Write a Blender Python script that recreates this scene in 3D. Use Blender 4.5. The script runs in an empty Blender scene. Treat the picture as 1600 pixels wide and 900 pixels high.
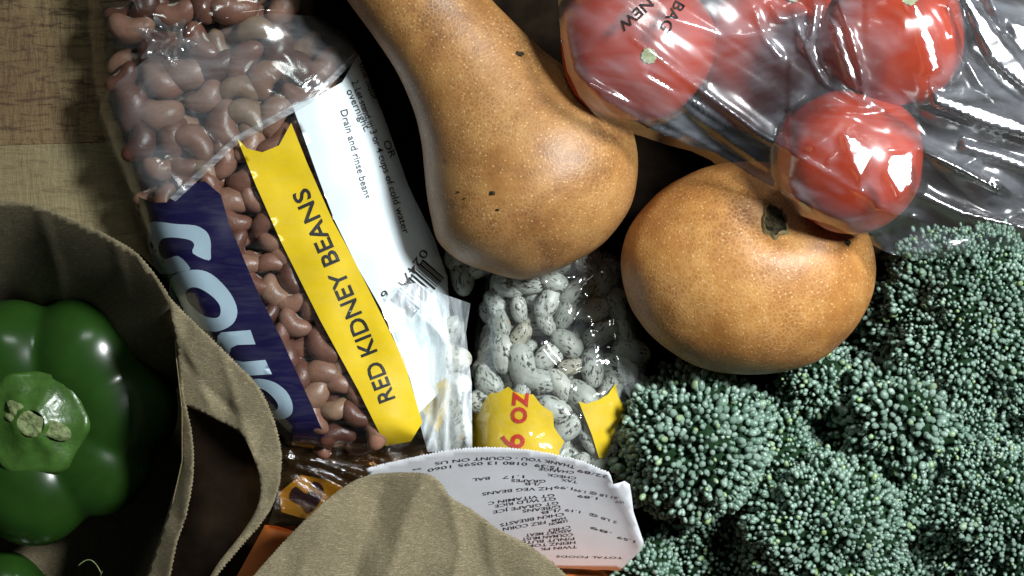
import bpy, bmesh, math, random
from mathutils import Vector, Matrix, noise, Quaternion
from mathutils.geometry import delaunay_2d_cdt

random.seed(7)
S = bpy.context.scene
COL = S.collection
K = 0.0003          # metres per photo pixel on the table plane
HC = 3200.0         # camera height over the table, in the same pixel unit

# ------------------------------------------------------------------ camera
cd = bpy.data.cameras.new('camera')
cam = bpy.data.objects.new('camera', cd); COL.objects.link(cam)
cam.location = (0, 0, HC * K)
cd.sensor_width = 36; cd.lens = 36 * HC / 1600.0
cd.clip_start = 0.02; cd.clip_end = 10
S.camera = cam
# ------------------------------------------------------------------ world, lamps, exposure
W = bpy.data.worlds.new('World'); S.world = W; W.use_nodes = True
W.node_tree.nodes['Background'].inputs[0].default_value = (0.62, 0.72, 0.78, 1)
W.node_tree.nodes['Background'].inputs[1].default_value = 0.02
def lamp(name, loc, aim, size, watts, color):
    d = bpy.data.lights.new(name, 'AREA'); d.shape = 'RECTANGLE'
    d.size, d.size_y = size; d.energy = watts; d.color = color
    o = bpy.data.objects.new(name, d); COL.objects.link(o)
    o.location = loc
    o.rotation_euler = (Vector(aim) - Vector(loc)).to_track_quat('-Z', 'Y').to_euler()
    return o
def spot(name, loc, aim, radius, cone, blend, watts, color):
    d = bpy.data.lights.new(name, 'SPOT'); d.shadow_soft_size = radius; d.spot_size = math.radians(cone); d.spot_blend = blend
    d.energy = watts; d.color = color
    o = bpy.data.objects.new(name, d); COL.objects.link(o); o.location = loc
    o.rotation_euler = (Vector(aim) - Vector(loc)).to_track_quat('-Z', 'Y').to_euler()
    return o
spot('window_light', (0.74, 0.38, 1.15), (0.10, 0.0, 0.05), 0.13, 35, 1.0, 158.0, (0.95, 0.985, 1.0))
lamp('room_light', (-0.10, 0.78, 1.00), (-0.05, 0.0, 0.0), (0.35, 0.14), 1.7, (0.93, 1.0, 0.97))
S.view_settings.view_transform = 'Standard'; S.view_settings.look = 'None'
S.view_settings.exposure = 0.0; S.view_settings.gamma = 1.0
S.view_settings.use_curve_mapping = False
S.render.engine = 'CYCLES'
S.cycles.transparent_max_bounces = 32
S.cycles.max_bounces = 8
S.cycles.sample_clamp_indirect = 4.0
S.cycles.use_denoising = True

# ------------------------------------------------------------------ helpers
def P(px, py, h):
    s = 1 - h / HC
    return Vector(((px - 800) * s * K, (450 - py) * s * K, h * K))
def L(h):                       # length of one pixel at height h
    return (1 - h / HC) * K
WORLD = {}
def link(o, parent, origin):
    COL.objects.link(o)
    if parent is not None:
        o.parent = parent; o.location = origin - WORLD[parent.name]
    else:
        o.location = origin
    WORLD[o.name] = Vector(origin)
    return o
def tag(o, label=None, cat=None, group=None, kind=None):
    if label: o['label'] = label
    if cat: o['category'] = cat
    if group: o['group'] = group
    if kind: o['kind'] = kind
    return o
def empty(name, loc, label, cat, group=None):
    o = bpy.data.objects.new(name, None); o.empty_display_size = 0.01
    link(o, None, Vector(loc)); return tag(o, label, cat, group)
def mesh_obj(name, verts, faces, mat, parent=None, smooth=True, uvs=None):
    xs = [v[0] for v in verts]; ys = [v[1] for v in verts]; zs = [v[2] for v in verts]
    org = Vector(((min(xs) + max(xs)) / 2, (min(ys) + max(ys)) / 2, min(zs)))
    me = bpy.data.meshes.new(name)
    me.from_pydata([(v[0] - org.x, v[1] - org.y, v[2] - org.z) for v in verts], [], faces)
    me.update()
    if smooth: me.shade_smooth()
    me.materials.append(mat)
    return link(bpy.data.objects.new(name, me), parent, org)
def seg_dist(x, y, a, b):
    ax, ay = a; bx, by = b
    dx, dy = bx - ax, by - ay
    q = dx * dx + dy * dy
    t = 0 if q == 0 else max(0, min(1, ((x - ax) * dx + (y - ay) * dy) / q))
    return math.hypot(x - ax - t * dx, y - ay - t * dy)
def line_dist(x, y, pl):
    return min(seg_dist(x, y, pl[i], pl[i + 1]) for i in range(len(pl) - 1))
def inside(x, y, loops):
    c = False
    for lp in loops:
        j = len(lp) - 1
        for i in range(len(lp)):
            xi, yi = lp[i]; xj, yj = lp[j]
            if (yi > y) != (yj > y) and x < (xj - xi) * (y - yi) / (yj - yi) + xi: c = not c
            j = i
    return c
def resample(lp, step, closed=True):
    out = []
    n = len(lp)
    for i in range(n if closed else n - 1):
        a, b = lp[i], lp[(i + 1) % n]
        m = max(1, int(math.ceil(math.hypot(b[0] - a[0], b[1] - a[1]) / step)))
        for k in range(m):
            t = k / m; out.append((a[0] + (b[0] - a[0]) * t, a[1] + (b[1] - a[1]) * t))
    if not closed: out.append(lp[-1])
    return out
def smooth_line(pl, n=8, closed=False):       # Catmull-Rom
    out = []; m = len(pl)
    for i in range(m if closed else m - 1):
        if closed: p0, p1, p2, p3 = pl[i - 1], pl[i], pl[(i + 1) % m], pl[(i + 2) % m]
        else: p0, p1, p2, p3 = pl[max(i - 1, 0)], pl[i], pl[i + 1], pl[min(i + 2, m - 1)]
        for k in range(n):
            t = k / n; t2 = t * t; t3 = t2 * t
            out.append(tuple(0.5 * (2 * p1[c] + (p2[c] - p0[c]) * t + (2 * p0[c] - 5 * p1[c] + 4 * p2[c] - p3[c]) * t2
                             + (3 * p1[c] - p0[c] - 3 * p2[c] + p3[c]) * t3) for c in range(len(p1))))
    if not closed: out.append(tuple(pl[-1]))
    return out
def jag(pl, amp=2.6, period=9.0):              # pinked paper edge
    pts = resample(pl, period / 2, False); out = []
    for i, p in enumerate(pts):
        a = pts[max(i - 1, 0)]; b = pts[min(i + 1, len(pts) - 1)]
        l = math.hypot(b[0] - a[0], b[1] - a[1]) or 1
        nx, ny = -(b[1] - a[1]) / l, (b[0] - a[0]) / l
        s = amp * (1 if i % 2 else -1) * random.uniform(0.3, 1.2)
        out.append((p[0] + nx * s, p[1] + ny * s))
    return out
def triangulate(loops, step):
    loops = [resample(lp, step) for lp in loops]
    pts = []; edges = []
    for lp in loops:
        b = len(pts)
        pts += lp; edges += [(b + i, b + (i + 1) % len(lp)) for i in range(len(lp))]
    xs = [p[0] for p in pts]; ys = [p[1] for p in pts]
    y = min(ys) + step / 2; r = 0
    while y < max(ys):
        x = min(xs) + (step / 2 if r % 2 else step)
        while x < max(xs):
            if inside(x, y, loops) and min(seg_dist(x, y, lp[i - 1], lp[i]) for lp in loops for i in range(len(lp))
                                           if abs(lp[i][0] - x) < 2 * step and abs(lp[i][1] - y) < 2 * step or i == 0) > step * 0.45:
                pts.append((x, y))
            x += step
        y += step * 0.87; r += 1
    vs, es, fs, *_ = delaunay_2d_cdt([Vector(p) for p in pts], edges, [], 0, 1e-4)
    keep = []
    for f in fs:
        cx = sum(vs[i].x for i in f) / 3; cy = sum(vs[i].y for i in f) / 3
        if inside(cx, cy, loops): keep.append(list(f)[::-1])
    return [(v.x, v.y) for v in vs], keep
def patch(name, loops, hf, mat, parent=None, step=8, eps=0.0, thick=0.0, smooth=True):
    if not isinstance(loops[0][0], (tuple, list)): loops = [loops]
    vs, fs = triangulate(loops, step)
    V = [P(x, y, hf(x, y) + eps) for x, y in vs]
    # orient upward
    up = 0
    for f in fs[:50]:
        up += (V[f[1]] - V[f[0]]).cross(V[f[2]] - V[f[0]]).z
    if up < 0: fs = [f[::-1] for f in fs]
    o = mesh_obj(name, V, fs, mat, parent, smooth)
    if thick:
        m = o.modifiers.new('thickness', 'SOLIDIFY'); m.thickness = thick * K; m.offset = -1
    return o
_text_cache = {}
def text_mesh(s, bold):
    key = (s, bold)
    if key not in _text_cache:
        c = bpy.data.curves.new('text', 'FONT'); c.body = s; c.offset = bold; c.resolution_u = 3
        t = bpy.data.objects.new('text', c); COL.objects.link(t)
        bpy.context.view_layer.update()
        me = t.to_mesh()
        me.calc_loop_triangles()
        V = [(v.co.x, v.co.y) for v in me.vertices]; F = [tuple(p.vertices) for p in me.polygons]
        t.to_mesh_clear(); bpy.data.objects.remove(t); bpy.data.curves.remove(c)
        _text_cache[key] = (V, F)
    return _text_cache[key]
def text_on(name, s, start, end, height, hf, eps, mat, parent, mid=None, bold=0.0, skew=0.0):
    """text laid from start to end (photo px, optional bend through mid), cap height in px"""
    V, F = text_mesh(s, bold)
    if not V: return None
    x0 = min(v[0] for v in V); x1 = max(v[0] for v in V)
    def curve(t):
        if mid is None:
            return (start[0] + (end[0] - start[0]) * t, start[1] + (end[1] - start[1]) * t), (end[0] - start[0], end[1] - start[1])
        c = (2 * mid[0] - (start[0] + end[0]) / 2, 2 * mid[1] - (start[1] + end[1]) / 2)
        p = tuple((1 - t) ** 2 * start[i] + 2 * t * (1 - t) * c[i] + t * t * end[i] for i in (0, 1))
        d = tuple(2 * (1 - t) * (c[i] - start[i]) + 2 * t * (end[i] - c[i]) for i in (0, 1))
        return p, d
    out = []
    for x, y in V:
        t = (x - x0) / (x1 - x0)
        p, d = curve(t)
        l = math.hypot(*d); d = (d[0] / l, d[1] / l); u = (d[1], -d[0])
        hh = y / 0.69 * height
        px = p[0] + u[0] * hh + d[0] * skew * hh; py = p[1] + u[1] * hh + d[1] * skew * hh
        out.append(P(px, py, hf(px, py) + eps))
    f = F[0]
    if (out[f[1]] - out[f[0]]).cross(out[f[2]] - out[f[0]]).z < 0: F = [q[::-1] for q in F]
    return mesh_obj(name, out, F, mat, parent, False)

# ------------------------------------------------------------------ materials
def new_mat(name):
    m = bpy.data.materials.new(name); m.use_nodes = True
    nt = m.node_tree; b = nt.nodes['Principled BSDF']
    return m, nt, b
def N(nt, t, **kw):
    n = nt.nodes.new(t)
    for k, v in kw.items():
        if k in n.inputs: n.inputs[k].default_value = v
        else: setattr(n, k, v)
    return n
def coords(nt, scale=(1, 1, 1), rot=(0, 0, 0), kind='Object'):
    tc = N(nt, 'ShaderNodeTexCoord'); mp = N(nt, 'ShaderNodeMapping')
    mp.inputs['Scale'].default_value = scale; mp.inputs['Rotation'].default_value = rot
    nt.links.new(tc.outputs[kind], mp.inputs[0]); return mp.outputs[0]
def noise_n(nt, vec, scale, detail=4, rough=0.55, dist=0.0):
    n = N(nt, 'ShaderNodeTexNoise'); n.inputs['Scale'].default_value = scale
    n.inputs['Detail'].default_value = detail; n.inputs['Roughness'].default_value = rough
    n.inputs['Distortion'].default_value = dist
    nt.links.new(vec, n.inputs['Vector']); return n.outputs['Fac']
def ramp(nt, fac, stops):
    r = N(nt, 'ShaderNodeValToRGB'); e = r.color_ramp.elements
    while len(e) < len(stops): e.new(0.5)
    for i, (p, c) in enumerate(stops):
        e[i].position = p; e[i].color = c if len(c) == 4 else (*c, 1)
    nt.links.new(fac, r.inputs[0]); return r.outputs[0]
def mix(nt, fac, a, b, mode='MIX'):
    m = N(nt, 'ShaderNodeMix', data_type='RGBA', blend_type=mode)
    for s, v in ((m.inputs[0], fac), (m.inputs[6], a), (m.inputs[7], b)):
        if isinstance(v, (int, float)): s.default_value = v
        elif isinstance(v, tuple): s.default_value = (*v, 1)
        else: nt.links.new(v, s)
    return m.outputs[2]
def math_n(nt, op, a, b=0.0, clamp=False):
    m = N(nt, 'ShaderNodeMath', operation=op, use_clamp=clamp)
    for s, v in ((m.inputs[0], a), (m.inputs[1], b)):
        if isinstance(v, (int, float)): s.default_value = v
        else: nt.links.new(v, s)
    return m.outputs[0]
def bump(nt, h, dist, strength=1.0):
    b = N(nt, 'ShaderNodeBump'); b.inputs['Distance'].default_value = dist; b.inputs['Strength'].default_value = strength
    nt.links.new(h, b.inputs['Height']); return b.outputs[0]
def G(v): return (v, v, v)

def mat_plank(name, a, b, dark, rot, hatch):
    m, nt, bs = new_mat(name)
    v = coords(nt, (1, 1, 1), (0, 0, rot)); 
    vs = coords(nt, (1, 6, 1), (0, 0, rot)); vc = coords(nt, (6, 1, 1), (0, 0, rot + 0.35))
    big = noise_n(nt, v, 14, 3, 0.6, 0.8)
    base = mix(nt, ramp(nt, big, [(0.35, G(0)), (0.7, G(1))]), a, b)
    g1 = noise_n(nt, vs, 62, 6, 0.68, 1.0); g2 = noise_n(nt, vc, 66, 6, 0.68, 0.8)
    d1 = ramp(nt, g1, [(0.52, G(0)), (0.60, G(1))]); d2 = ramp(nt, g2, [(0.52, G(0)), (0.61, G(1))])
    c = mix(nt, math_n(nt, 'MULTIPLY', d1, 0.75 * hatch + 0.12), base, dark)
    c = mix(nt, math_n(nt, 'MULTIPLY', d2, 0.55 * hatch), c, dark)
    st = ramp(nt, noise_n(nt, v, 9, 2, 0.5), [(0.52, G(0)), (0.72, G(1))])
    c = mix(nt, math_n(nt, 'MULTIPLY', st, 0.45 * hatch), c, (0.11, 0.045, 0.02))
    nt.links.new(c, bs.inputs['Base Color']); bs.inputs['Roughness'].default_value = 0.62
    nt.links.new(bump(nt, math_n(nt, 'ADD', g1, g2), 0.0012, 0.7), bs.inputs['Normal'])
    return m
def mat_paper(name, base, dark):
    m, nt, bs = new_mat(name)
    v = coords(nt); vf = coords(nt, (1, 2.6, 1), (0, 0, 0.6)); vf2 = coords(nt, (1, 2.2, 1), (0, 0, -0.5))
    f1 = noise_n(nt, vf, 330, 7, 0.7, 3.2); f2 = noise_n(nt, vf2, 420, 7, 0.7, 3.6); bl = noise_n(nt, v, 28, 4, 0.6)
    f = math_n(nt, 'MULTIPLY', math_n(nt, 'ADD', f1, f2), 0.5)
    c = mix(nt, ramp(nt, f, [(0.43, G(0)), (0.57, G(1))]), dark, base)
    c = mix(nt, math_n(nt, 'MULTIPLY', ramp(nt, bl, [(0.4, G(0)), (0.7, G(1))]), 0.35), c, dark)
    for rz_, sd_ in ((0.35, 0.0), (-0.9, 3.0), (1.4, 7.0)):
        vq = coords(nt, (1, 7, 1), (0, 0, rz_)); fb = ramp(nt, noise_n(nt, vq, 300 + 40 * sd_, 2, 0.5, 0.6), [(0.62, G(0)), (0.68, G(1))])
        c = mix(nt, math_n(nt, 'MULTIPLY', fb, 0.55), c, tuple(x_ * 1.55 for x_ in base))
    sp = ramp(nt, noise_n(nt, v, 900, 2), [(0.70, G(0)), (0.76, G(1))])
    c = mix(nt, math_n(nt, 'MULTIPLY', sp, 0.5), c, tuple(x * 1.7 for x in base))
    nt.links.new(c, bs.inputs['Base Color']); bs.inputs['Roughness'].default_value = 0.85
    nt.links.new(bump(nt, math_n(nt, 'ADD', f, math_n(nt, 'MULTIPLY', bl, 1.2)), 0.0008, 0.8), bs.inputs['Normal'])
    return m
def mat_film(name, haze=0.10, rough=0.16, tint=(0.93, 0.95, 0.95), streak=(1, 6, 1), rot=0.6, scale=50, lo=0.02, hazecol=(0.78, 0.82, 0.85), refl=0.02, bmp=0.0002):
    m, nt, bs = new_mat(name); nt.nodes.remove(bs)
    out = nt.nodes['Material Output']
    v = coords(nt, streak, (0, 0, rot)); v0 = coords(nt)
    w = noise_n(nt, v, scale, 5, 0.6, 0.9); w2 = noise_n(nt, v0, 120, 4, 0.6, 1.5)
    nb = bump(nt, math_n(nt, 'ADD', w, math_n(nt, 'MULTIPLY', w2, 0.35)), bmp, 1.0)
    tr = N(nt, 'ShaderNodeBsdfTransparent'); tr.inputs[0].default_value = (*tint, 1)
    gl = N(nt, 'ShaderNodeBsdfGlossy'); gl.inputs['Roughness'].default_value = rough; nt.links.new(nb, gl.inputs['Normal'])
    gl.inputs['Color'].default_value = (1, 1, 1, 1)
    df = N(nt, 'ShaderNodeBsdfDiffuse'); df.inputs[0].default_value = (*hazecol, 1); nt.links.new(nb, df.inputs['Normal'])
    hz = ramp(nt, w, [(0.42, G(lo)), (0.72, G(haze))])
    m1 = N(nt, 'ShaderNodeMixShader'); nt.links.new(hz, m1.inputs[0]); nt.links.new(tr.outputs[0], m1.inputs[1]); nt.links.new(df.outputs[0], m1.inputs[2])
    fr = N(nt, 'ShaderNodeLayerWeight'); fr.inputs['Blend'].default_value = 0.5; nt.links.new(nb, fr.inputs['Normal'])
    ff = math_n(nt, 'ADD', math_n(nt, 'MULTIPLY', math_n(nt, 'POWER', fr.outputs['Facing'], 3.5), 0.30), 0.045 + refl, True)
    m2 = N(nt, 'ShaderNodeMixShader'); nt.links.new(ff, m2.inputs[0]); nt.links.new(m1.outputs[0], m2.inputs[1]); nt.links.new(gl.outputs[0], m2.inputs[2])
    nt.links.new(m2.outputs[0], out.inputs[0])
    return m
def mat_plain(name, col, rough=0.4, var=0.12, bs_scale=60, bmp=0.0003, spec=0.5, coat=0.0):
    m, nt, bs = new_mat(name)
    v = coords(nt); n = noise_n(nt, v, bs_scale, 4)
    c = mix(nt, ramp(nt, n, [(0.35, G(0)), (0.7, G(1))]), tuple(x * (1 - var) for x in col), tuple(min(1, x * (1 + var)) for x in col))
    nt.links.new(c, bs.inputs['Base Color']); bs.inputs['Roughness'].default_value = rough
    bs.inputs['Specular IOR Level'].default_value = spec; bs.inputs['Coat Weight'].default_value = coat
    nt.links.new(bump(nt, n, bmp, 0.6), bs.inputs['Normal'])
    return m
def mat_squash(name, c0, c1, c2, netcol, scale):
    m, nt, bs = new_mat(name)
    v = coords(nt)
    big = noise_n(nt, v, 24, 5, 0.65, 0.8); mid = noise_n(nt, v, 75, 5, 0.65)
    c = ramp(nt, math_n(nt, 'ADD', math_n(nt, 'MULTIPLY', big, 0.65), math_n(nt, 'MULTIPLY', mid, 0.35)), [(0.38, c0), (0.50, c1), (0.60, c2)])
    dv = N(nt, 'ShaderNodeVectorMath', operation='ADD')
    nz = N(nt, 'ShaderNodeTexNoise'); nz.inputs['Scale'].default_value = 260; nt.links.new(v, nz.inputs['Vector'])
    sc = N(nt, 'ShaderNodeVectorMath', operation='SCALE'); sc.inputs['Scale'].default_value = 0.0022; nt.links.new(nz.outputs['Color'], sc.inputs[0])
    nt.links.new(v, dv.inputs[0]); nt.links.new(sc.outputs[0], dv.inputs[1])
    vo = N(nt, 'ShaderNodeTexVoronoi', feature='DISTANCE_TO_EDGE'); vo.inputs['Scale'].default_value = scale; nt.links.new(dv.outputs[0], vo.inputs['Vector'])
    net = ramp(nt, vo.outputs['Distance'], [(0.02, G(1)), (0.20, G(0))])
    vo2 = N(nt, 'ShaderNodeTexVoronoi', feature='F1'); vo2.inputs['Scale'].default_value = 430; nt.links.new(v, vo2.inputs['Vector'])
    dots = ramp(nt, vo2.outputs['Distance'], [(0.10, G(1)), (0.24, G(0))])
    amt = ramp(nt, noise_n(nt, v, 40, 3), [(0.35, G(0.04)), (0.65, G(0.34))])
    c = mix(nt, math_n(nt, 'MULTIPLY', net, amt), c, netcol)
    c = mix(nt, math_n(nt, 'MULTIPLY', dots, 0.55), c, tuple(min(1, x * 1.25) for x in netcol))
    spk = ramp(nt, noise_n(nt, v, 130, 3, 0.5), [(0.70, G(0)), (0.78, G(1))])
    c = mix(nt, math_n(nt, 'MULTIPLY', spk, 0.55), c, (0.10, 0.035, 0.01))
    nt.links.new(c, bs.inputs['Base Color'])
    bs.inputs['Roughness'].default_value = 0.48; bs.inputs['Specular IOR Level'].default_value = 0.5
    hh = math_n(nt, 'ADD', math_n(nt, 'MULTIPLY', net, 0.35), math_n(nt, 'ADD', math_n(nt, 'MULTIPLY', mid, 1.2), math_n(nt, 'MULTIPLY', dots, 0.4)))
    nt.links.new(bump(nt, hh, 0.0002, 0.55), bs.inputs['Normal'])
    return m
def island_random(nt):
    g = N(nt, 'ShaderNodeNewGeometry'); o = N(nt, 'ShaderNodeObjectInfo')
    return math_n(nt, 'FRACT', math_n(nt, 'ADD', g.outputs['Random Per Island'], o.outputs['Random']))
def mat_bean(name, stops, rough, speck=None, hilum=None):
    m, nt, bs = new_mat(name)
    oi = N(nt, 'ShaderNodeObjectInfo')
    tc = N(nt, 'ShaderNodeTexCoord'); ad = N(nt, 'ShaderNodeVectorMath', operation='ADD')
    rv = N(nt, 'ShaderNodeCombineXYZ')
    for i in range(3): nt.links.new(math_n(nt, 'MULTIPLY', oi.outputs['Random'], 1.7 * (i + 1)), rv.inputs[i])
    nt.links.new(tc.outputs['Object'], ad.inputs[0]); nt.links.new(rv.outputs[0], ad.inputs[1])
    c = ramp(nt, oi.outputs['Random'], stops)
    n = noise_n(nt, ad.outputs[0], 110, 4, 0.6)
    c = mix(nt, ramp(nt, n, [(0.35, G(0)), (0.75, G(0.5))]), c, tuple(x * 0.55 for x in stops[0][1][:3]))
    if speck:
        mp = N(nt, 'ShaderNodeMapping'); mp.inputs['Scale'].default_value = (0.55, 1.3, 1.1); nt.links.new(ad.outputs[0], mp.inputs[0])
        s1 = ramp(nt, noise_n(nt, mp.outputs[0], 620, 3, 0.55), [(0.535, G(0)), (0.575, G(1))])
        s2 = ramp(nt, noise_n(nt, ad.outputs[0], 130, 2), [(0.40, G(0.0)), (0.52, G(1))])
        sb = ramp(nt, noise_n(nt, mp.outputs[0], 300, 4, 0.7), [(0.52, G(0)), (0.66, G(1))])
        c = mix(nt, math_n(nt, 'MULTIPLY', sb, 0.5), c, (0.20, 0.20, 0.17))
        c = mix(nt, math_n(nt, 'MULTIPLY', s1, s2), c, speck)
    mq = N(nt, 'ShaderNodeMapping'); mq.inputs['Scale'].default_value = (1 / (9 * K), 1 / (5 * K), 1 / (3.6 * K)); mq.inputs['Location'].default_value = (0, 17.0 / 5, 0)
    nt.links.new(tc.outputs['Object'], mq.inputs[0])
    ln = N(nt, 'ShaderNodeVectorMath', operation='LENGTH'); nt.links.new(mq.outputs[0], ln.inputs[0])
    c = mix(nt, ramp(nt, math_n(nt, 'MULTIPLY', ln.outputs['Value'], 0.5), [(0.38, G(0.85)), (0.52, G(0))]), c, (0.55, 0.50, 0.42) if not speck else (0.45, 0.30, 0.12))
    nt.links.new(c, bs.inputs['Base Color']); bs.inputs['Roughness'].default_value = rough
    nt.links.new(bump(nt, math_n(nt, 'ADD', n, math_n(nt, 'MULTIPLY', noise_n(nt, ad.outputs[0], 420, 5, 0.65, 1.0), 0.35)), 0.0009, 0.6), bs.inputs['Normal'])
    return m
def mat_bud(name):
    m, nt, bs = new_mat(name)
    r = island_random(nt)
    c = ramp(nt, r, [(0.0, (0.070, 0.15, 0.095)), (0.3, (0.13, 0.23, 0.165)), (0.7, (0.19, 0.30, 0.235)), (0.92, (0.27, 0.38, 0.32)), (1.0, (0.24, 0.37, 0.10))])
    v = coords(nt); n = noise_n(nt, v, 900, 4, 0.6)
    nt.links.new(bump(nt, n, 0.0006, 0.6), bs.inputs['Normal'])
    c = mix(nt, ramp(nt, n, [(0.4, G(0)), (0.75, G(0.55))]), c, (0.28, 0.37, 0.31))
    nt.links.new(c, bs.inputs['Base Color']); bs.inputs['Roughness'].default_value = 0.34
    bs.inputs['Specular IOR Level'].default_value = 0.8
    return m

M = {}
M['plank'] = mat_plank('weathered_wood', (0.26, 0.185, 0.078), (0.185, 0.122, 0.048), (0.045, 0.020, 0.006), 0.15, 0.85)
M['plank2'] = mat_plank('pale_wood', (0.25, 0.20, 0.098), (0.20, 0.152, 0.07), (0.07, 0.048, 0.018), 0.05, 0.3)
M['tabledark'] = mat_plain('shaded_dark_wood', (0.011, 0.007, 0.004), 0.9, 0.5, 60, 0.001, 0.05)  # dark wood, darkened further so the shaded bag inside reads black
M['paper'] = mat_paper('kraft_paper', (0.285, 0.240, 0.142), (0.135, 0.110, 0.060))
M['film'] = mat_film('clear_film', 0.02, 0.12, lo=0.0, bmp=0.00001, refl=0.03)
M['film_fold'] = mat_film('folded_film', 0.14, 0.16, streak=(1, 3, 1), rot=-0.5, lo=0.04, scale=22, bmp=0.00004)
M['film_hem'] = mat_film('film_hem', 0.40, 0.25, lo=0.10)
M['film_pinto'] = mat_film('clear_film_pinto', 0.05, 0.10, lo=0.01, bmp=0.00005, refl=0.06, streak=(2, 3, 1), rot=1.2)
M['film_white'] = mat_film('hazy_film', 0.80, 0.2, streak=(5, 1, 1), rot=0.25, lo=0.20, scale=35, hazecol=(0.85, 0.92, 0.96))
M['film_tomato'] = mat_film('produce_bag_film', 0.20, 0.21, streak=(1, 3, 1), rot=-0.6, lo=0.035, scale=14, hazecol=(0.66, 0.70, 0.78), bmp=0.00003, refl=0.09)
M['film_warm'] = mat_film('warm_lit_film', 0.03, 0.12, tint=(0.92, 0.70, 0.45), scale=30, hazecol=(0.7, 0.4, 0.15), bmp=0.002)  # clear film; the warm light on it is put into tint and haze
M['film_side'] = mat_film('side_fold_film', 0.30, 0.14, streak=(4, 1, 1), rot=0.2, lo=0.05, scale=25, hazecol=(0.8, 0.86, 0.9), refl=0.05, bmp=0.00005)
M['film_tie'] = mat_film('tied_film', 0.22, 0.14, streak=(1, 1, 1), lo=0.06, refl=0.22, bmp=0.0001)
M['navy'] = mat_plain('navy_print', (0.007, 0.004, 0.042), 0.35)
M['white'] = mat_plain('white_print', (0.83, 0.90, 0.94), 0.4, 0.05)
M['logo'] = mat_plain('pale_blue_print', (0.37, 0.48, 0.56), 0.4, 0.06)
M['yellow'] = mat_plain('yellow_print', (0.80, 0.55, 0.012), 0.38, 0.08)
M['dimmed_yellow_print'] = mat_plain('dimmed_yellow_print', (0.26, 0.19, 0.02), 0.5)  # yellow print, darkened in its colour to look shaded
M['black'] = mat_plain('black_ink', (0.012, 0.012, 0.013), 0.5)
M['ink'] = mat_plain('receipt_ink', (0.045, 0.04, 0.055), 0.7)
M['red'] = mat_plain('red_ink', (0.55, 0.03, 0.012), 0.4)
M['receipt'] = mat_plain('receipt_paper', (0.68, 0.70, 0.73), 0.75, 0.05, 30, 0.0006)
M['carton'] = mat_plain('orange_carton', (0.55, 0.15, 0.028), 0.45)
M['squash'] = mat_squash('squash_skin', (0.185, 0.078, 0.022), (0.30, 0.136, 0.037), (0.385, 0.195, 0.058), (0.56, 0.36, 0.17), 520)
M['squash2'] = mat_squash('round_squash_skin', (0.235, 0.086, 0.020), (0.37, 0.155, 0.034), (0.48, 0.232, 0.060), (0.64, 0.41, 0.19), 480)
M['cork'] = mat_plain('dark_scar', (0.040, 0.030, 0.014), 0.9, 0.85, 500, 0.004, 0.2)
M['cork_rim'] = mat_plain('scar_rim', (0.20, 0.15, 0.06), 0.8, 0.4, 300, 0.001)
M['tomato'] = mat_plain('tomato_skin', (0.50, 0.052, 0.018), 0.22, 0.25, 25, 0.0004)
M['scar'] = mat_plain('tomato_scar', (0.42, 0.46, 0.25), 0.7, 0.3, 500, 0.001)
M['pepper'] = mat_plain('pepper_skin', (0.016, 0.052, 0.007), 0.24, 0.25, 30, 0.0003, 0.6)
M['calyx'] = mat_plain('pepper_calyx', (0.048, 0.115, 0.020), 0.30, 0.25, 120, 0.001)
M['stem_cut'] = mat_plain('cut_stem', (0.17, 0.22, 0.085), 0.7, 0.5, 300, 0.002)
M['kidney'] = mat_bean('kidney_bean_skin', [(0.0, (0.085, 0.033, 0.022, 1)), (0.3, (0.18, 0.076, 0.050, 1)), (0.6, (0.265, 0.130, 0.086, 1)), (0.85, (0.32, 0.175, 0.118, 1)), (1.0, (0.29, 0.185, 0.112, 1))], 0.36, None, (0.0, -0.72))
M['pinto'] = mat_bean('pinto_bean_skin', [(0.0, (0.36, 0.38, 0.33, 1)), (0.5, (0.50, 0.53, 0.48, 1)), (0.8, (0.57, 0.59, 0.54, 1)), (1.0, (0.48, 0.44, 0.32, 1))], 0.4, (0.045, 0.042, 0.035))
M['bud'] = mat_bud('broccoli_bud')
M['shade_core'] = mat_plain('broccoli_shade_core', (0.012, 0.030, 0.013), 0.95, 0.4, 200, 0.001, 0.05)  # near-black colour puts shade into the gaps between buds

# ------------------------------------------------------------------ table
def quad(name, pts, h, mat, parent=None, thick=0.0):
    o = patch(name, pts, lambda x, y: h, mat, parent, 60, 0, thick, False); return o
table = quad('table_top', [(-900, -700), (2500, -700), (2500, 1700), (235, 1700), (250, 900), (288, 720), (290, 640), (262, 470), (215, 400), (-900, 396)], -40, M['tabledark'], None, 60)  # runs under the gusset too, its dark colour standing for shade there
tag(table, 'dark wooden table top under the groceries', None, None, 'structure')
b1 = quad('plank', [(-420, -300), (430, -320), (430, 212), (180, 221), (-420, 240)], 0, M['plank'], table, 38)
b2 = quad('plank', [(-420, 240.6), (180, 221.6), (430, 212.6), (430, 438), (262, 438), (218, 396), (-420, 392)], -1.5, M['plank2'], table, 36)

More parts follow.
